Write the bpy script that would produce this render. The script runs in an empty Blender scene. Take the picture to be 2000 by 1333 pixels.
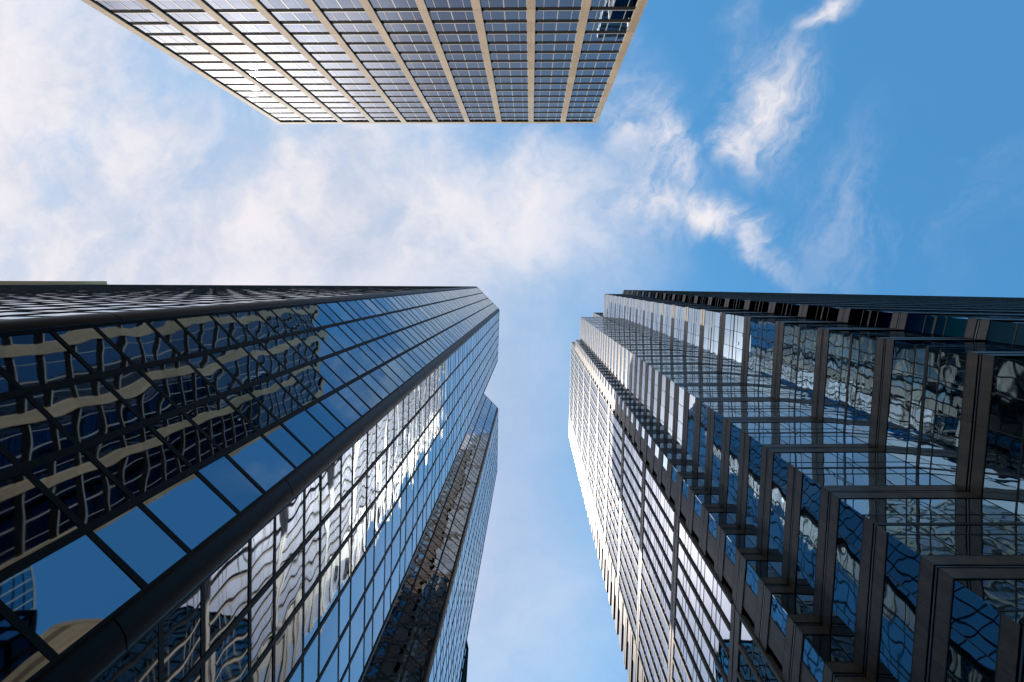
import bpy, math, random
import numpy as np
from mathutils import Matrix, Vector

random.seed(7)
sc = bpy.context.scene

# ------------------------------------------------------------------ camera
FPX, CX, CY = 1333.0, 1000.0, 666.5          # 24 mm lens on a 36 mm frame, 2000 x 1333 photograph
ZEN = (1037.0, 552.0)                        # pixel in which the verticals of all towers meet
EYE = Vector((0.0, 0.0, 1.6))
zc = Vector(((ZEN[0] - CX) / FPX, -(ZEN[1] - CY) / FPX, -1.0)).normalized()
xc = (Vector((1, 0, 0)) - zc * zc.x).normalized()
yc = zc.cross(xc)
ROT = Matrix((xc, yc, zc))                   # camera axes -> world axes (X: picture right, Y: picture down, Z: up)
cam_data = bpy.data.cameras.new('camera')
cam_data.sensor_width = 36.0
cam_data.lens = 36.0 * FPX / 2000.0
cam_data.clip_end = 5000.0
cam = bpy.data.objects.new('camera', cam_data)
cam.matrix_world = Matrix.Translation(EYE) @ ROT.to_4x4()
sc.collection.objects.link(cam)
sc.camera = cam


def at(px, py, z):
    """plan position of the point seen in pixel px, py at height z above the ground"""
    d = ROT @ Vector(((px - CX) / FPX, -(py - CY) / FPX, -1.0))
    t = (z - EYE.z) / d.z
    return Vector((d.x * t, d.y * t))


ROTN = np.array(ROT)


def project(pts):
    c = (pts - np.array(EYE)) @ ROTN
    w = np.minimum(c[:, 2], -1e-3)
    return np.stack([CX + FPX * c[:, 0] / -w, CY - FPX * c[:, 1] / -w], 1), c[:, 2] < -0.01


# ------------------------------------------------------------------ sun and sky
SUN = Vector((-0.40, 0.29, 1.0)).normalized()
SUN_EL = math.asin(SUN.z)
sd = bpy.data.lights.new('sun', 'SUN')
sd.energy = 5.0
sd.angle = math.radians(0.53)
sd.color = (1.0, 0.93, 0.84)
sun = bpy.data.objects.new('sun', sd)
sun.rotation_euler = (-SUN).to_track_quat('-Z', 'Y').to_euler()
sc.collection.objects.link(sun)

world = bpy.data.worlds.new('World')
sc.world = world
world.use_nodes = True
wt = world.node_tree
wt.nodes.clear()


class Nodes:
    def __init__(self, tree):
        self.t = tree

    def add(self, kind, **kw):
        n = self.t.nodes.new(kind)
        for k, v in kw.items():
            setattr(n, k, v)
        return n

    def link(self, a, b):
        self.t.links.new(a, b)

    def put(self, sock, v):
        if isinstance(v, bpy.types.NodeSocket):
            self.t.links.new(v, sock)
        else:
            sock.default_value = v

    def m(self, op, a, b=0.0, c=None, clamp=False):
        n = self.add('ShaderNodeMath', operation=op, use_clamp=clamp)
        self.put(n.inputs[0], a)
        self.put(n.inputs[1], b)
        if c is not None:
            self.put(n.inputs[2], c)
        return n.outputs[0]

    def v(self, op, a, b=(0, 0, 0)):
        n = self.add('ShaderNodeVectorMath', operation=op)
        self.put(n.inputs[0], a)
        if op == 'SCALE':
            self.put(n.inputs['Scale'], b)
        elif op not in ('LENGTH', 'NORMALIZE'):
            self.put(n.inputs[1], b)
        return n.outputs['Value'] if op in ('LENGTH', 'DOT_PRODUCT') else n.outputs[0]

    def noise(self, vec, scale, detail=4.0, rough=0.55, dist=0.0, lac=2.0, colour=False):
        n = self.add('ShaderNodeTexNoise')
        self.put(n.inputs['Vector'], vec)
        n.inputs['Scale'].default_value = scale
        n.inputs['Detail'].default_value = detail
        n.inputs['Roughness'].default_value = rough
        n.inputs['Lacunarity'].default_value = lac
        n.inputs['Distortion'].default_value = dist
        return n.outputs['Color' if colour else 'Fac']

    def ramp(self, val, a, b, lo=0.0, hi=1.0, mode='SMOOTHSTEP'):
        n = self.add('ShaderNodeMapRange', interpolation_type=mode)
        self.put(n.inputs[0], val)
        for i, q in enumerate((a, b, lo, hi)):
            n.inputs[i + 1].default_value = q
        return n.outputs[0]

    def mix(self, fac, a, b, mode='MIX'):
        n = self.add('ShaderNodeMix', data_type='RGBA', blend_type=mode)
        self.put(n.inputs['Factor'], fac)
        self.put(n.inputs['A'], a)
        self.put(n.inputs['B'], b)
        return n.outputs['Result']


def rgb(r, g, b):
    return (r, g, b, 1.0)


W = Nodes(wt)
sky = W.add('ShaderNodeTexSky', sky_type='NISHITA')
sky.sun_disc = False
sky.sun_elevation = SUN_EL
sky.sun_rotation = math.atan2(SUN.x, SUN.y)
sky.air_density = 1.0
sky.dust_density = 0.6
sky.ozone_density = 3.0
tint = W.mix(1.0, sky.outputs[0], rgb(0.62, 1.38, 1.50), 'MULTIPLY')
direction = W.v('NORMALIZE', W.add('ShaderNodeTexCoord').outputs['Generated'])
sep = W.add('ShaderNodeSeparateXYZ')
W.link(direction, sep.inputs[0])
zz = W.m('MAXIMUM', sep.outputs[2], 0.12)
comb = W.add('ShaderNodeCombineXYZ')
W.link(W.m('DIVIDE', sep.outputs[0], zz), comb.inputs[0])
W.link(W.m('DIVIDE', sep.outputs[1], zz), comb.inputs[1])
P = comb.outputs[0]                          # where the ray meets a flat cloud layer one unit up
warp = W.v('SUBTRACT', W.noise(P, 2.6, 5, 0.6, colour=True), (0.5, 0.5, 0.5))
PW = W.v('ADD', P, W.v('SCALE', warp, 0.30))


def cloud_patch(px, py, rx, ry, ang, soft=0.0, src=None):
    c = ((px - ZEN[0]) / FPX, (py - ZEN[1]) / FPX, 0)
    q = W.v('SUBTRACT', src or PW, c)
    r = W.add('ShaderNodeVectorRotate', rotation_type='Z_AXIS')
    W.link(q, r.inputs['Vector'])
    r.inputs['Angle'].default_value = math.radians(-ang)
    q = W.v('MULTIPLY', r.outputs[0], (FPX / rx, FPX / ry, 0))
    return W.ramp(W.v('LENGTH', q), soft, 1.0, 1.0, 0.0)


def total(items):
    s = items[0]
    for i in items[1:]:
        s = W.m('MAXIMUM', s, i)
    return s


# fine fibrous structure, stretched along the wind
fib = W.add('ShaderNodeVectorRotate', rotation_type='Z_AXIS')
W.link(PW, fib.inputs['Vector'])
fib.inputs['Angle'].default_value = math.radians(-32)
FIB = W.v('MULTIPLY', fib.outputs[0], (1.0, 0.34, 1.0))
n_big = W.noise(P, 2.8, 9, 0.60, 0.2)
n_fib = W.noise(FIB, 8.0, 11, 0.68, 0.15)
n_mid = W.noise(PW, 6.0, 9, 0.62, 0.3)
bank = total([cloud_patch(-420, 380, 1560, 1000, 14, 0.45), cloud_patch(620, 400, 780, 330, 4, 0.25)])
PL = W.v('ADD', P, W.v('SCALE', warp, 0.20))
fringe = total([cloud_patch(1050, 380, 330, 260, 0, 0.0), cloud_patch(1255, 250, 110, 250, -22, 0.0, PL)])
wisp = total([cloud_patch(x, y, rx, ry, an, 0.0, PL) for x, y, rx, ry, an in (
    (1490, 225, 150, 190, 20), (1445, 285, 110, 90, 0), (1590, 65, 120, 42, -32),
    (1290, 390, 150, 85, 8), (1395, 412, 210, 60, 22), (1480, 470, 140, 45, 52), (1330, 290, 80, 190, -20))])
thin = total([cloud_patch(1700, 430, 420, 230, -30, 0.0), cloud_patch(1410, 80, 40, 200, 8, 0.0)])
hole = total([cloud_patch(400, 190, 260, 120, 25, 0.0), cloud_patch(120, 270, 190, 70, -5, 0.0),
              cloud_patch(860, 300, 240, 60, -8, 0.0), cloud_patch(900, 470, 160, 60, -20, 0.0)])
tex = W.m('ADD', W.m('MULTIPLY', n_big, 0.45), W.m('ADD', W.m('MULTIPLY', n_mid, 0.30), W.m('MULTIPLY', n_fib, 0.25)))
tex = W.m('SUBTRACT', tex, W.m('MULTIPLY', hole, 0.06))
a_bank = W.m('MULTIPLY', bank, W.ramp(tex, 0.35, 0.54, 0.55, 0.98))
a_fringe = W.m('MULTIPLY', fringe, W.ramp(W.m('ADD', W.m('MULTIPLY', n_mid, 0.45), W.m('MULTIPLY', n_fib, 0.55)), 0.36, 0.62, 0.0, 0.80))
a_wisp = W.m('MULTIPLY', wisp, W.ramp(W.m('ADD', n_fib, W.m('MULTIPLY', wisp, 0.14)), 0.44, 0.78, 0.0, 1.2))
a_thin = W.m('MULTIPLY', thin, W.ramp(n_fib, 0.42, 0.72, 0.0, 0.28))
veil = total([cloud_patch(1010, 640, 420, 520, 6, 0.0, P), cloud_patch(1000, 1250, 700, 600, 0, 0.0, P)])
a_veil = W.m('MULTIPLY', W.m('MULTIPLY', veil, 0.42), W.ramp(n_big, 0.25, 0.75, 0.7, 1.0))
clear = W.m('SUBTRACT', 1.0, a_bank)
for a_ in (a_fringe, a_wisp, a_thin, a_veil):
    clear = W.m('MULTIPLY', clear, W.m('SUBTRACT', 1.0, a_))
alpha = W.m('SUBTRACT', 1.0, clear)
# thick cloud is greyer underneath; cloud near the sun glows by forward scattering
to_sun = W.v('DOT_PRODUCT', direction, tuple(SUN))
glow = W.ramp(to_sun, 0.964, 1.0, 0.0, 1.0, 'LINEAR')
glow = W.m('POWER', glow, 2.2)
shade = W.ramp(W.m('ADD', W.m('MULTIPLY', n_mid, 0.5), W.m('MULTIPLY', n_big, 0.5)), 0.36, 0.62)
cloud = W.mix(shade, rgb(4.2, 4.5, 5.3), rgb(6.25, 5.95, 6.15))
cloud = W.mix(1.0, cloud, W.mix(glow, rgb(1, 1, 1), rgb(11.5, 10.6, 9.6)), 'MULTIPLY')
tint = W.mix(W.ramp(to_sun, 0.86, 0.99), tint, sky.outputs[0])
skycol = W.mix(alpha, tint, cloud)
bg = W.add('ShaderNodeBackground')
W.link(skycol, bg.inputs['Color'])
bg.inputs['Strength'].default_value = 0.15
W.link(bg.outputs[0], W.add('ShaderNodeOutputWorld').inputs['Surface'])

vs = sc.view_settings
vs.view_transform = 'Standard'
vs.look = 'None'
vs.gamma = 1.0
vs.exposure = 0.0
vs.use_curve_mapping = False
sc.cycles.max_bounces = 8
sc.cycles.glossy_bounces = 7
sc.cycles.diffuse_bounces = 3
sc.cycles.caustics_reflective = True
sc.cycles.blur_glossy = 0.3
sc.cycles.sample_clamp_indirect = 4.0
sc.cycles.use_denoising = True


# ------------------------------------------------------------------ materials
def material(name):
    m = bpy.data.materials.new(name)
    m.use_nodes = True
    m.node_tree.nodes.clear()
    n = Nodes(m.node_tree)
    b = n.add('ShaderNodeBsdfPrincipled')
    o = n.add('ShaderNodeOutputMaterial')
    n.link(b.outputs[0], o.inputs['Surface'])
    return m, n, b


def piece_random(n):
    a = n.add('ShaderNodeObjectInfo').outputs['Random']
    b = n.add('ShaderNodeNewGeometry').outputs['Random Per Island']
    return n.m('FRACT', n.m('ADD', a, b))


def glass(name, tint_, wave, scale, vary=0.2, rough=0.012, edge=(1, 1, 1)):
    m, n, b = material(name)
    r = piece_random(n)
    pos = n.add('ShaderNodeNewGeometry').outputs['Position']
    off = n.add('ShaderNodeCombineXYZ')
    for i, k in enumerate((37.0, 61.0, 23.0)):
        n.link(n.m('MULTIPLY', r, k), off.inputs[i])
    q = n.v('ADD', pos, off.outputs[0])
    h = n.m('ADD', n.noise(q, scale, 1.0, 0.4), n.m('MULTIPLY', n.noise(q, scale * 3.1, 0.0, 0.4), 0.07))
    bump = n.add('ShaderNodeBump')
    bump.inputs['Strength'].default_value = 1.0
    bump.inputs['Distance'].default_value = wave
    n.link(h, bump.inputs['Height'])
    n.link(bump.outputs[0], b.inputs['Normal'])
    col = n.mix(1.0, rgb(*tint_), n.m('ADD', 1.0 - vary * 0.5, n.m('MULTIPLY', r, vary)), 'MULTIPLY')
    n.link(col, b.inputs['Base Color'])
    b.inputs['Metallic'].default_value = 1.0
    b.inputs['Specular Tint'].default_value = rgb(*edge)
    dirt = n.noise(pos, 0.8, 4, 0.6)
    n.link(n.ramp(dirt, 0.3, 0.8, rough, rough * 2.5), b.inputs['Roughness'])
    return m


def solid(name, col, rough=0.6, metal=0.0, spec=0.4, grain=0.0, gscale=8.0, vary=0.0, bumpd=0.0, streak=0.0):
    m, n, b = material(name)
    pos = n.add('ShaderNodeNewGeometry').outputs['Position']
    f = 1.0
    if vary:
        f = n.m('ADD', 1.0 - vary * 0.5, n.m('MULTIPLY', piece_random(n), vary))
    if grain:
        g = n.noise(pos, gscale, 5, 0.65)
        f = n.m('MULTIPLY', f, n.ramp(g, 0.25, 0.75, 1.0 - grain, 1.0 + grain, 'LINEAR'))
    if streak:
        sv = n.v('MULTIPLY', pos, (1.0, 1.0, 0.06))
        f = n.m('MULTIPLY', f, n.ramp(n.noise(sv, 1.6, 4, 0.6), 0.35, 0.7, 1.0 - streak, 1.0))
    n.put(b.inputs['Base Color'], n.mix(1.0, rgb(*col), f, 'MULTIPLY') if f != 1.0 else rgb(*col))
    b.inputs['Roughness'].default_value = rough
    b.inputs['Metallic'].default_value = metal
    b.inputs['Specular IOR Level'].default_value = spec
    if bumpd:
        bp = n.add('ShaderNodeBump')
        bp.inputs['Distance'].default_value = bumpd
        n.link(n.noise(pos, gscale * 2, 4, 0.6), bp.inputs['Height'])
        n.link(bp.outputs[0], b.inputs['Normal'])
    return m


M = {
    'glass_b': glass('tinted_reflective_glass', (0.225, 0.285, 0.345), 0.0175, 0.36, 0.34, edge=(0.55, 0.70, 0.80)),
    'glass_s': glass('tinted_glass_bright_reflection', (0.42, 0.43, 0.44), 0.0140, 0.45, 0.3, edge=(0.75, 0.84, 0.92)),  # copy of glass_b, paler so the mirrored sunlit front looks brighter
    'glass_f': glass('blue_grey_reflective_glass', (0.28, 0.42, 0.51), 0.0170, 0.50, 0.34),
    'glass_a': glass('pale_reflective_glass', (0.088, 0.115, 0.155), 0.0030, 0.6, 0.3),
    'glass_w': glass('blue_grey_glass_bright_reflection', (0.46, 0.49, 0.52), 0.0120, 0.5),  # copy of glass_f, bright sky reflection of the west front put into its colour
    'glass_e': glass('blue_grey_glass_dim_reflection', (0.10, 0.19, 0.25), 0.0150, 0.45, 0.34),  # copy of glass_f, darkened to imitate the shade these faces mirror
    'glass_k': glass('blue_grey_glass_dark_reflection', (0.02, 0.035, 0.045), 0.0100, 0.5, edge=(0.10, 0.13, 0.15)),  # copy of glass_f, near black to imitate mirrored shade on the narrow step
    'glass_n': glass('blue_grey_glass_shaded', (0.08, 0.17, 0.22), 0.0060, 0.5, edge=(0.22, 0.36, 0.43)),  # copy of glass_f, shade of the frames at grazing view put into its colour
    'dark_metal': solid('charcoal_anodised_metal', (0.008, 0.009, 0.010), 0.6, 0.0, 0.12, 0.15, 3.0),
    'bar_metal': solid('satin_black_cladding', (0.007, 0.0068, 0.007), 0.42, 0.0, 0.10, 0.12, 2.0, 0.15, streak=0.25),
    'black': solid('black_spandrel_panel', (0.008, 0.008, 0.009), 0.9, 0.0, 0.03, 0.2, 2.0),
    'core': solid('dark_wall_core', (0.012, 0.012, 0.014), 0.9, 0.0, 0.1),
    'stone': solid('warm_limestone', (0.64, 0.43, 0.255), 0.75, 0.0, 0.25, 0.12, 1.5, 0.26, streak=0.16),
    'sandstone': solid('pale_sandstone', (0.88, 0.46, 0.24), 0.8, 0.0, 0.15, 0.10, 1.5, 0.12),
    'aluminium': solid('pale_aluminium_frame', (0.46, 0.41, 0.36), 0.6, 0.0, 0.3, 0.08, 3.0),
    'granite': solid('polished_brown_granite', (0.19, 0.11, 0.066), 0.48, 0.0, 0.5, 0.30, 14.0, 0.34, streak=0.35),
    'granite_fin': solid('honed_granite', (0.34, 0.27, 0.22), 0.65, 0.0, 0.25, 0.25, 14.0, 0.15),
    'bronze': solid('bronze_frame', (0.030, 0.025, 0.022), 0.45, 0.2, 0.35, 0.1, 4.0),
    'steel': solid('satin_steel_rail', (0.12, 0.13, 0.14), 0.32, 0.6, 0.5, 0.1, 4.0),
    'asphalt': solid('asphalt', (0.05, 0.05, 0.05), 0.9, 0.0, 0.2, 0.25, 6.0),
    'paving': solid('concrete_paving', (0.30, 0.29, 0.27), 0.85, 0.0, 0.2, 0.15, 1.2),
    'teal': glass('teal_reflective_glass', (0.14, 0.32, 0.38), 0.006, 0.5),
}


# ------------------------------------------------------------------ building kit
CUBE_V = np.array([(x, y, z) for x in (-.5, .5) for y in (-.5, .5) for z in (-.5, .5)])
CUBE_F = [(0, 1, 3, 2), (4, 6, 7, 5), (0, 4, 5, 1), (2, 3, 7, 6), (0, 2, 6, 4), (1, 5, 7, 3)]
_cubes = {}


def cube_mesh(mat):
    if mat not in _cubes:
        me = bpy.data.meshes.new('block_' + mat)
        me.from_pydata(CUBE_V.tolist(), [], CUBE_F)
        me.materials.append(M[mat])
        _cubes[mat] = me
    return _cubes[mat]


def mesh_object(name, verts, faces, mat, parent=None, smooth=False):
    me = bpy.data.meshes.new(name)
    me.from_pydata([tuple(v) for v in verts], [], faces)
    me.materials.append(M[mat])
    if smooth:
        me.polygons.foreach_set('use_smooth', [True] * len(me.polygons))
    me.update()
    o = bpy.data.objects.new(name, me)
    sc.collection.objects.link(o)
    if parent is not None:
        o.parent = parent
        o.location = -parent.location
    return o


class Tower:
    """one building: an empty at its base; pieces are gathered and turned into parts at the end"""

    def __init__(self, name, label, cat, base, group=None):
        e = bpy.data.objects.new(name, None)
        e.location = (base[0], base[1], 0)
        e.empty_display_size = 2
        sc.collection.objects.link(e)
        e['label'] = label
        e['category'] = cat
        if group:
            e['group'] = group
        self.e = e
        self.boxes = {}
        self.owners = {}                         # pieces that belong to a part of the tower

    def box(self, part, mat, mw, single=False, owner=None):
        self.boxes.setdefault(part, []).append((mw, owner, mat, single))

    def finish(self):
        base = np.array(self.e.location)
        for part, entries in self.boxes.items():
            mats = [e[0] for e in entries]
            A = np.array([np.array(m) for m in mats])
            V = np.einsum('nij,vj->nvi', A[:, :3, :3], CUBE_V) + A[:, None, :3, 3]
            n = len(mats)
            pix, ok = project(V.reshape(-1, 3))
            pix = pix.reshape(n, 8, 2)
            ok = ok.reshape(n, 8).all(1)
            lo = np.clip(pix.min(1), 0, (2000, 1333))
            hi = np.clip(pix.max(1), 0, (2000, 1333))
            size = hi - lo
            nrm = A[:, :3, 1]
            facing = np.einsum('ni,ni->n', nrm, np.array(EYE) - A[:, :3, 3]) > 0
            area = size[:, 0] * size[:, 1] * ok * facing
            near = (np.minimum(size[:, 0], size[:, 1]) > 3.0) & (np.maximum(size[:, 0], size[:, 1]) > 9.0)
            single = np.array([e[3] for e in entries])
            order = np.argsort(-(area + 1e9 * single))
            pick = np.array([i for i in order[:300] if single[i] or (area[i] > 0 and near[i])], int)
            rest = np.setdiff1d(np.arange(n), pick)
            for i in pick:
                o = bpy.data.objects.new(part, cube_mesh(entries[i][2]))
                mm = mats[i].copy()
                own = self.owners.get(entries[i][1])
                if own is not None:
                    mm = (Matrix.Translation(self.e.location) @ own.matrix_basis).inverted() @ mm
                    o.parent = own
                else:
                    mm.translation -= self.e.location
                    o.parent = self.e
                o.matrix_basis = mm
                sc.collection.objects.link(o)
            if len(rest):
                vv = (V[rest] - base).reshape(-1, 3)
                F = (np.array(CUBE_F)[None] + (np.arange(len(rest)) * 8)[:, None, None]).reshape(-1, 4)
                me2 = bpy.data.meshes.new('far_' + part)
                me2.vertices.add(len(vv))
                me2.vertices.foreach_set('co', vv.ravel())
                me2.loops.add(F.size)
                me2.loops.foreach_set('vertex_index', F.ravel())
                me2.polygons.add(len(F))
                me2.polygons.foreach_set('loop_start', np.arange(len(F)) * 4)
                me2.polygons.foreach_set('use_smooth', np.zeros(len(F), bool))
                me2.update(calc_edges=True)
                used = sorted({entries[i][2] for i in rest})
                for mat in used:
                    me2.materials.append(M[mat])
                me2.polygons.foreach_set('material_index', np.repeat([used.index(entries[i][2]) for i in rest], 6))
                o = bpy.data.objects.new('far_' + part, me2)
                o.parent = self.e
                o['kind'] = 'stuff'
                sc.collection.objects.link(o)

    def prism(self, name, pts, z0, z1, mat):
        """closed prism over a plan outline"""
        n = len(pts)
        v = [(p[0], p[1], z0) for p in pts] + [(p[0], p[1], z1) for p in pts]
        f = [(i, (i + 1) % n, n + (i + 1) % n, n + i) for i in range(n)]
        f += [tuple(range(n))[::-1], tuple(range(n, 2 * n))]
        return mesh_object(name, v, f, mat, self.e)


class Face:
    """a vertical facade from plan point p to q; outward is 90 degrees left of p->q"""

    def __init__(self, tower, p, q):
        self.b = tower
        self.p = Vector(p)
        d = Vector(q) - self.p
        self.L = d.length
        self.t = d.normalized()
        self.n = Vector((-self.t.y, self.t.x))

    def box(self, part, mat, u0, u1, z0, z1, n0, n1, tilt=0.0, single=False, owner=None):
        c = self.p + self.t * ((u0 + u1) / 2) + self.n * ((n0 + n1) / 2)
        m = Matrix(((self.t.x, self.n.x, 0, c.x), (self.t.y, self.n.y, 0, c.y), (0, 0, 1, (z0 + z1) / 2), (0, 0, 0, 1)))
        if tilt:
            m = m @ Matrix.Rotation(random.gauss(0, tilt), 4, 'X') @ Matrix.Rotation(random.gauss(0, tilt), 4, 'Z')
        m = m @ Matrix.Diagonal((u1 - u0, n1 - n0, z1 - z0, 1.0))
        self.b.box(part, mat, m, single, owner)


def inset(pts, d):
    """plan outline moved inwards by d (outline runs with its outside on the left)"""
    out = []
    n = len(pts)
    for i in range(n):
        a, b, c = Vector(pts[i - 1]), Vector(pts[i]), Vector(pts[(i + 1) % n])
        t1, t2 = (b - a).normalized(), (c - b).normalized()
        n1, n2 = Vector((-t1.y, t1.x)), Vector((-t2.y, t2.x))
        k = n1 + n2
        out.append(b - k * (d / max(0.15, 1 + n1.dot(n2))))
    return out


# ------------------------------------------------------------------ ground
g = mesh_object('ground', [(-900, -900, 0), (900, -900, 0), (900, 900, 0), (-900, 900, 0)], [(0, 1, 2, 3)], 'asphalt')
g['kind'] = 'structure'
pv = mesh_object('pavement', [(-6, -14, .004), (90, -14, .004), (90, 200, .004), (-6, 200, .004),
                              (-6, -14, .12), (90, -14, .12), (90, 200, .12), (-6, 200, .12)],
                 [(4, 5, 6, 7), (0, 1, 5, 4), (1, 2, 6, 5), (2, 3, 7, 6), (3, 0, 4, 7)], 'paving')
pv['kind'] = 'structure'

# ------------------------------------------------------------------ tower of cream stone piers
ZA = 142.6
aL, aR = at(543, 241, ZA), at(1166, 240, ZA)
A = Tower('stone_pier_tower', 'tall office tower with pale stone piers and rows of windows catching the sun', 'tower', (aL + aR) / 2)
fa = Face(A, aL, aR)
depth = 34.0
back = [aR - fa.n * depth, aL - fa.n * depth]
A.prism('wall_core', inset([aL, aR] + back, 0.6), 0, ZA - 0.4, 'core')
NB, PW_, FH = 10, 1.0, 3.805
_frame = []


def frame_mesh(parts):
    """sill and uprights of one window, shared by all windows of the front"""
    if not _frame:
        v, f = [], []
        for a_, b_, c_, d_, e_, f_ in parts:
            k0 = len(v)
            v += [(x_, y_, z_) for x_ in (a_, b_) for y_ in (e_, f_) for z_ in (c_, d_)]
            f += [tuple(k0 + q for q in face) for face in CUBE_F]
        me = bpy.data.meshes.new('window_frame')
        me.from_pydata(v, [], f)
        me.materials.append(M['aluminium'])
        _frame.append(me)
    return _frame[0]


pitch = (fa.L - PW_) / NB
nf = int((ZA - 0.8) / FH)
for i in range(NB + 1):
    u = i * pitch
    for k in range(nf + 1):
        z1 = ZA - 0.75 - k * FH
        z0 = max(0.0, z1 - FH)
        fa.box('stone_panel', 'stone', u, u + PW_ + random.uniform(-.004, .004), z0 + .012, z1, -0.5, 0.12 + random.uniform(-.006, .006))
for k in range(nf + 1):
    zt = ZA - 0.75 - k * FH                     # underside of the parapet or of the spandrel above
    z0 = zt - FH
    if z0 < 0:
        break
    for i in range(NB):
        u0, u1 = i * pitch + PW_, (i + 1) * pitch
        w = u1 - u0
        fa.box('spandrel_panel', 'black', u0, u1, z0, z0 + 0.94, -0.50, -0.085)
        edges = [0.0, 0.185, 0.5, 0.815, 1.0]
        parts = [(0.0, w, 0.94, 1.14, -0.30, -0.075)]
        for j, e in enumerate(edges):
            mw = 0.14 if j == 2 else 0.07
            ua = min(max(e * w - mw / 2, .002), w - mw - .002)
            parts.append((ua, ua + mw, 1.143, FH - .005, -0.2, -0.07))
        if zt > 60:
            o = bpy.data.objects.new('window_frame', frame_mesh(parts))
            c = fa.p + fa.t * u0
            o.parent = A.e
            o.matrix_basis = Matrix(((fa.t.x, fa.n.x, 0, c.x - A.e.location.x), (fa.t.y, fa.n.y, 0, c.y - A.e.location.y),
                                     (0, 0, 1, z0), (0, 0, 0, 1)))
            sc.collection.objects.link(o)
            A.owners[(k, i)] = o
        else:
            for a_, b_, c_, d_, e_, f_ in parts:
                fa.box('mullion', 'aluminium', u0 + a_, u0 + b_, z0 + c_, z0 + d_, e_, f_)
        for j in range(4):
            fa.box('window_pane', 'glass_a', u0 + edges[j] * w + .03, u0 + edges[j + 1] * w - .03,
                   z0 + 1.145, zt - 0.01, -0.32, -0.10, tilt=0.0014, owner=(k, i))
fa.box('parapet', 'stone', 0, fa.L, ZA - 1.25, ZA, -0.5, 0.135, single=True)
# plain stone flanks, built of storey-high courses
for (p, q) in ((aR - fa.n * 0.5, back[0]), (back[0], back[1]), (back[1], aL - fa.n * 0.5)):
    fs = Face(A, p, q)
    for k in range(nf + 1):
        z1 = ZA - k * FH
        fs.box('stone_course', 'stone', 0.3, fs.L, max(0, z1 - FH) + .012, z1, -0.25, 0.0)
A.finish()

# ------------------------------------------------------------------ tower of dark mirrored glass
ZB = 144.6
outline_px = [(-330, 962), (930, 964), (971, 921), (973, 798), (928, 752), (972, 706), (975.5, 605), (931, 560), (-330, 553.5)]
ob = [at(x, y, ZB) for x, y in outline_px]
B = Tower('mirror_glass_tower', 'dark mirrored glass tower with chamfered corners and a rounded black corner bar', 'tower', (-60, 25))
B.prism('wall_core', inset(ob, 0.35), 0, ZB - 0.3, 'core')
levels = []
z = ZB - 2.73
levels.append((z, ZB))
while z > 0:
    levels.append((z - 2.33, z))                # vision panel
    levels.append((z - 3.90, z - 2.33))         # spandrel panel
    z -= 3.90
levels = [(max(a, 0.0), b) for a, b in levels if b > 0.4]
cols = {0: 0, 1: 4, 2: 7, 3: 4, 4: 4, 5: 6, 6: 4, 7: 76}
for i in range(8):
    nc = cols[i]
    if not nc:
        fb = Face(B, ob[i], ob[i + 1])
        nc = 60
    fb = Face(B, ob[i], ob[i + 1])
    bar = 0.30
    cw = (fb.L - 2 * bar) / nc
    mwid = 0.165
    main = i in (2, 3, 5, 6)
    for (z0, z1) in levels:
        for j in range(nc):
            u0 = bar + j * cw
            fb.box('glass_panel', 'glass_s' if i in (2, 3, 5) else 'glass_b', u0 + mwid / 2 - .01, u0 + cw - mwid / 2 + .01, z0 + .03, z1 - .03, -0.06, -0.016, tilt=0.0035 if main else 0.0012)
        fb.box('transom', 'dark_metal', bar, fb.L - bar, z0 - 0.085, z0 + 0.085, -0.2, -0.004)
    for j in range(0, nc + 1):
        u = bar + j * cw
        fb.box('mullion', 'dark_metal', u - mwid / 2, u + mwid / 2, 0.0, ZB - 0.3, -0.2, 0.006, single=main)
    fb.box('parapet', 'dark_metal', 0.2, fb.L - 0.2, ZB - 0.3, ZB, -0.5, 0.02, single=True)


def corner_bar(tower, prev, p, nxt, r, ztop, seg, gap=0.04):
    """rounded cladding over a corner, in storey-high lengths"""
    t1, t2 = (Vector(p) - Vector(prev)).normalized(), (Vector(nxt) - Vector(p)).normalized()
    n1, n2 = Vector((-t1.y, t1.x)), Vector((-t2.y, t2.x))
    a1, a2 = Vector(p) - t1 * r + n1 * 0.03, Vector(p) + t2 * r + n2 * 0.03
    mid = Vector(p) + (n1 + n2).normalized() * 0.05
    prof = [Vector(p) - t1 * r - n1 * 0.1]
    for k in range(11):
        s = k / 10
        prof.append(a1 * (1 - s) ** 2 + mid * 2 * s * (1 - s) + a2 * s * s)
    prof += [Vector(p) + t2 * r - n2 * 0.1]
    n = len(prof)
    me = None
    z = ztop
    while z > 0.5:
        h = min(seg, z)
        if me is None or h < seg:
            v = [(q.x - p[0], q.y - p[1], zz_) for zz_ in (gap - h, 0.0) for q in prof]
            f = [(i, i + 1, n + i + 1, n + i)[::-1] for i in range(n - 1)]
            v += v[:]
            f += [tuple(range(2 * n, 3 * n)), tuple(range(4 * n - 1, 3 * n - 1, -1))]
            me = bpy.data.meshes.new('corner_bar')
            me.from_pydata(v, [], f)
            me.materials.append(M['bar_metal'])
            me.polygons.foreach_set('use_smooth', [len(pp.vertices) == 4 for pp in me.polygons])
            me.update()
        o = bpy.data.objects.new('corner_bar', me)
        o.parent = tower.e
        o.location = Vector((p[0], p[1], z)) - tower.e.location
        sc.collection.objects.link(o)
        z -= seg


for i in (1, 2, 3, 5, 6, 7):
    corner_bar(B, ob[i - 1], ob[i], ob[i + 1], 0.31, ZB + 0.05, 7.8)
B.finish()

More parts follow.
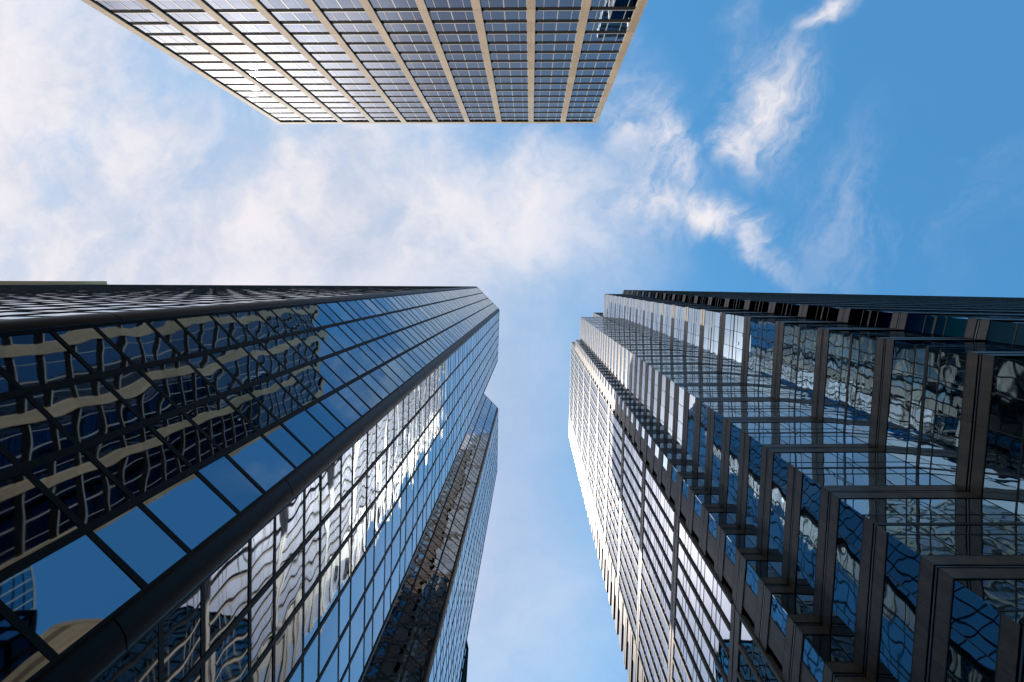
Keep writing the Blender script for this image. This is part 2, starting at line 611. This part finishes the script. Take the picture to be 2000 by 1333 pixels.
# ------------------------------------------------------------------ stepped tower of brown granite bands
ZF = 184.6
fp = [(2300, 588), (1217, 567), (1215.5, 575), (1180, 575), (1178, 619.5), (1134, 620), (1132.5, 664.5), (1124, 664.5), (1122.6, 688)]
of = [at(x, y, ZF) for x, y in fp]
Fw = Tower('stepped_granite_tower', 'stepped tower of brown granite bands and mirrored glass with sharp zigzag corners', 'tower', (60, 40))
endp = at(1117.5, 878, ZF)
glass_end = of[8] + (endp - of[8]) * 0.755
far1, far2 = endp + Vector((40, 8)), Vector((of[0].x, endp.y + 8))
Fw.prism('wall_core', inset(of + [endp, far1, far2], 0.40), 0, ZF - 0.3, 'core')
FHF = 4.0
PJ = 0.016


def band_row(face, zc_, ua, ub, h=0.72, gr=0.30, panel=1.5, pj=PJ, rail=True):
    """two courses of granite panels with a recessed groove and a steel rail between them"""
    npan = max(1, round((ub - ua) / panel))
    w = (ub - ua) / npan
    for s in (0, 1):
        z0 = zc_ - gr / 2 - h if s == 0 else zc_ + gr / 2
        for j in range(npan):
            face.box('granite_panel', 'granite', ua + j * w + .006, ua + (j + 1) * w - .006, z0, z0 + h, 0.0, pj + random.uniform(-.003, .003))
    if rail:
        face.box('rail', 'steel', ua, ub, zc_ - 0.045, zc_ + 0.045, -0.05, pj * 0.5)
    for s in (-1, 1):
        zz_ = zc_ + s * (gr / 2 + h + 0.03)
        face.box('band_edge', 'bronze', ua, ub, zz_ - .03, zz_ + .03, -0.06, pj + 0.003)


ends = {0: 'x', 1: 'v', 2: 'x', 3: 'v', 4: 'x', 5: 'v', 6: 'x', 7: '-'}
for i in range(8):
    face = Face(Fw, of[i], of[i + 1])
    style = 'each' if i in (5, 6, 7) else 'alt'
    ub = face.L + (PJ if ends[i] == 'x' else -PJ if ends[i] == 'v' else 0)
    ncol = {0: 70, 1: 1, 2: 3, 3: 4, 4: 4, 5: 4, 6: 1, 7: 2}[i]
    cw = face.L / ncol
    north = i in (0, 1, 2)
    step = FHF * (1 if style == 'each' else 2)
    zc_ = ZF - 0.98
    while zc_ > -1:
        band_row(face, zc_, 0.0, ub, panel=1.5 if i else 3.0, pj=0.055 if i in (0, 2) else PJ)
        zlo, zhi = zc_ - step + 0.93, zc_ - 0.93
        if zlo < 0:
            zlo = 0.0
        if zhi <= 0.3:
            break
        if i == 7:                               # narrow return: a pane, a granite panel, a dark slot
            a, bb = face.L * 0.36, face.L * 0.80
            face.box('glass_panel', 'glass_f', 0.03, a - .02, zlo, zhi, -0.10, -0.03, tilt=0.002)
            face.box('granite_panel', 'granite', a, bb, zlo, zhi, -0.25, -0.02)
            face.box('mullion', 'bronze', a - .03, a + .03, zlo, zhi, -0.2, 0.004)
        else:
            if style == 'alt':
                rows = [zlo, zlo + 1.96, zlo + 3.04, zlo + 4.1, zhi]
                rows = [min(r, zhi) for r in rows]
                for k, r in enumerate(rows[1:4]):
                    hw = 0.13 if k == 1 else 0.05
                    face.box('transom', 'bronze', 0, face.L, r - hw, r + hw, -0.12, 0.010 if k == 1 else 0.002)
            else:
                rows = [zlo, zhi]
            for a, bb in zip(rows[:-1], rows[1:]):
                if bb - a < 0.2:
                    continue
                for j in range(ncol):
                    face.box('glass_panel', ('glass_n', 'glass_k', 'glass_n', 'glass_f', 'glass_f', 'glass_e', 'glass_e', 'glass_e')[i], j * cw + .012, (j + 1) * cw - .012, a + .02, bb - .02, -0.06, -0.010, tilt=0.0028)
            for j in range(1, ncol):
                face.box('mullion', 'bronze', j * cw - .022, j * cw + .022, zlo, zhi, -0.12, -0.002)
        zc_ -= step

# main west front: storey-high fins, a granite band every fourth floor; it rises above the steps
ZT = ZF * 1.087
tb = [of[8] - (endp - of[8]).normalized() * 1.3, endp, far1 + Vector((0, 0)), Vector((far1.x, of[8].y - 1.3))]
Fw.prism('upper_core', inset(tb, 0.42), ZF - 0.35, ZT - 0.3, 'core')
fw = Face(Fw, of[8], endp)
gl = (glass_end - of[8]).length
nb = 12
bw = gl / nb
zc_ = ZF - 0.98 + 16.0
while zc_ > -1:
    band_row(fw, zc_, 0.0, gl, h=0.62, gr=0.34, panel=bw, pj=0.05)
    zlo, zhi = zc_ - 16.0 + 0.85, zc_ - 0.85
    if zhi <= 0.3:
        break
    zlo = max(zlo, 0.0)
    rows = [zhi]
    for k in (1, 2, 3):
        zf_ = zc_ - 4.0 * k
        rows += [zf_ + 0.95, zf_, zf_ - 0.95]
    rows = [r for r in rows if r > zlo + 0.3] + [zlo]
    for r in rows[1:-1]:
        fw.box('transom', 'bronze', 0, gl, r - 0.05, r + 0.05, -0.12, 0.004)
    for bb, a in zip(rows[:-1], rows[1:]):
        for j in range(nb):
            fw.box('glass_panel', 'glass_w', j * bw + .12, (j + 1) * bw - .12, a + .03, bb - .03, -0.06, -0.008, tilt=0.001)
    for j in range(nb + 1):
        fw.box('fin', 'granite_fin', j * bw - 0.11, j * bw + 0.11, zlo, zhi, -0.2, 0.10)
    zc_ -= 16.0
# corner strip at the south end: granite bands on every floor with slots between
zc_ = ZF - 0.98 + 16.0
while zc_ > 0:
    band_row(fw, zc_, gl, fw.L + 0.2, h=0.66, gr=0.30, panel=3.2, pj=0.10)
    zlo, zhi = max(0, zc_ - 4 + 0.93), zc_ - 0.93
    if zhi > 0.3:
        a = gl + 0.55
        m1 = gl + (fw.L - gl) * 0.45
        fw.box('granite_panel', 'granite', a, m1, zlo, zhi, -0.25, -0.02)
        fw.box('glass_panel', 'glass_w', m1 + .03, fw.L - .03, zlo, zhi, -0.10, -0.03, tilt=0.002)
    zc_ -= 4.0
# north return of the upper part and the south side
fn = Face(Fw, tb[3], tb[0])
zc_ = ZF - 0.98 + 16.0
while zc_ > ZF:
    band_row(fn, zc_, 0.0, fn.L, panel=3.0)
    fn.box('glass_panel', 'glass_f', 0, fn.L, zc_ - 3.07, zc_ - 0.93, -0.1, -0.03)
    zc_ -= 4.0
f7 = Face(Fw, tb[0], of[8])
zc_ = ZF - 0.98 + 16.0
while zc_ > ZF:
    band_row(f7, zc_, 0.0, f7.L, panel=3.0)
    f7.box('glass_panel', 'glass_f', 0, f7.L, zc_ - 3.07, zc_ - 0.93, -0.1, -0.03)
    zc_ -= 4.0
fsd = Face(Fw, endp, far1)
zc_ = ZF - 0.98 + 16.0
while zc_ > 1:
    band_row(fsd, zc_, 0.0, fsd.L, panel=6.0)
    fsd.box('glass_panel', 'glass_f', 0, fsd.L, max(0, zc_ - 3.07), zc_ - 0.93, -0.1, -0.03)
    zc_ -= 4.0
# set-back top storey seen over the inner corner
ZP = ZF * 1.165
c4 = of[4]
pp = [c4 + Vector((30, -1.2)), c4 + Vector((-0.6, -1.2)), c4 + Vector((-0.6, 4.5)), c4 + Vector((30, 4.5))]
pp = [at(1158.5, 611, ZP) + Vector((30, 0)), at(1158.5, 611, ZP), at(1157.8, 625, ZP), at(1157.8, 625, ZP) + Vector((30, 0))]
Fw.prism('penthouse_core', inset(pp, 0.3), ZF - 0.35, ZP - 0.2, 'core')
for i in range(2):
    fpn = Face(Fw, pp[i], pp[i + 1])
    zc_ = ZP - 0.9
    while zc_ > ZF:
        band_row(fpn, zc_, 0, fpn.L + (PJ if i == 0 else 0), panel=2.0)
        fpn.box('glass_panel', 'glass_f', 0, fpn.L, zc_ - 3.07, zc_ - 0.93, -0.1, -0.03)
        zc_ -= 4.0
Fw.finish()


# ------------------------------------------------------------------ simpler neighbours
def plain_tower(name, label, pts, ztop, glass_mat, wall_mat, fh, bayw, pier, sp, group=None, stone_top=1.0, skip=()):
    c = sum((Vector(p) for p in pts), Vector((0, 0))) / len(pts)
    t = Tower(name, label, 'tower', c, group)
    t.prism('wall_core', inset(pts, 0.4), 0, ztop - 0.2, 'core')
    for i in range(len(pts)):
        if i in skip:
            continue
        f = Face(t, pts[i], pts[(i + 1) % len(pts)])
        nb_ = max(1, round(f.L / bayw))
        w = f.L / nb_
        f.box('parapet', wall_mat, 0.0, f.L, ztop - stone_top, ztop, -0.4, 0.12)
        z = ztop - stone_top
        while z > 0.5:
            z0 = max(0, z - fh)
            f.box('spandrel_panel', wall_mat if sp > 0.6 else 'dark_metal', 0, f.L, z0, min(z, z0 + sp), -0.3, 0.0)
            if z > z0 + sp + 0.1:
                for j in range(nb_):
                    f.box('window_pane', glass_mat, j * w + .02, (j + 1) * w - .02, z0 + sp, z, -0.2, -0.08, tilt=0.002)
            z -= fh
        for j in range(nb_ + 1):
            u = min(max(j * w - pier / 2, 0.0), f.L - pier)
            f.box('pier', wall_mat, u, u + pier, 0, ztop - stone_top, -0.3, 0.10)
    t.finish()
    return t


ZE = 152.0
e0 = at(208, 550.6, ZE)
plain_tower('pale_stone_tower', 'pale stone tower whose tan edge peeks over the long dark glass front', [e0 + Vector((-22, 0.0)), e0, e0 + Vector((0.6, 20)), e0 + Vector((-22, 20))][::-1],
            ZE, 'glass_a', 'sandstone', 3.9, 3.6, 1.6, 1.2, stone_top=1.5)
ZD = 118.0
d0, d1, d2 = at(908, 1236, ZD), at(914, 1267, ZD), at(906, 1400, ZD)
plain_tower('teal_glass_tower', 'small dark teal glass tower just showing behind the mirrored tower', [d2 + Vector((-22, 0)), d2, d1, d0, d0 + Vector((-22, -2))],
            ZD, 'teal', 'dark_metal', 3.9, 1.8, 0.12, 0.25, stone_top=0.4)
# neighbours beyond the top edge of the picture, seen mirrored in the low chamfer panes
ZG = 78.0
plain_tower('limestone_stair_tower', 'narrow tan stone shaft mirrored in the lowest blue chamfer panes', [Vector((28.9, -37.5)), Vector((36, -37.5)), Vector((36, -42.4)), Vector((29.7, -42.4))],
            ZG, 'glass_a', 'stone', 3.4, 2.45, 2.43, 3.385)
ZK = 90.0
plain_tower('black_office_block', 'low black block mirrored behind the tan stone shaft', [Vector((34.3, -53.9)), Vector((64, -53.9)), Vector((64, -95)), Vector((34.3, -95))],
            ZK, 'glass_b', 'black', 3.9, 3.0, 0.3, 1.0)
ZQ = 190.0
plain_tower('sea_green_tower', 'sea green glass tower mirrored at the lower edge of the dark chamfer', [Vector((56, -129.1)), Vector((96, -129.1)), Vector((96, -160)), Vector((56, -160))],
            ZQ, 'teal', 'aluminium', 3.9, 3.3, 0.35, 0.5)
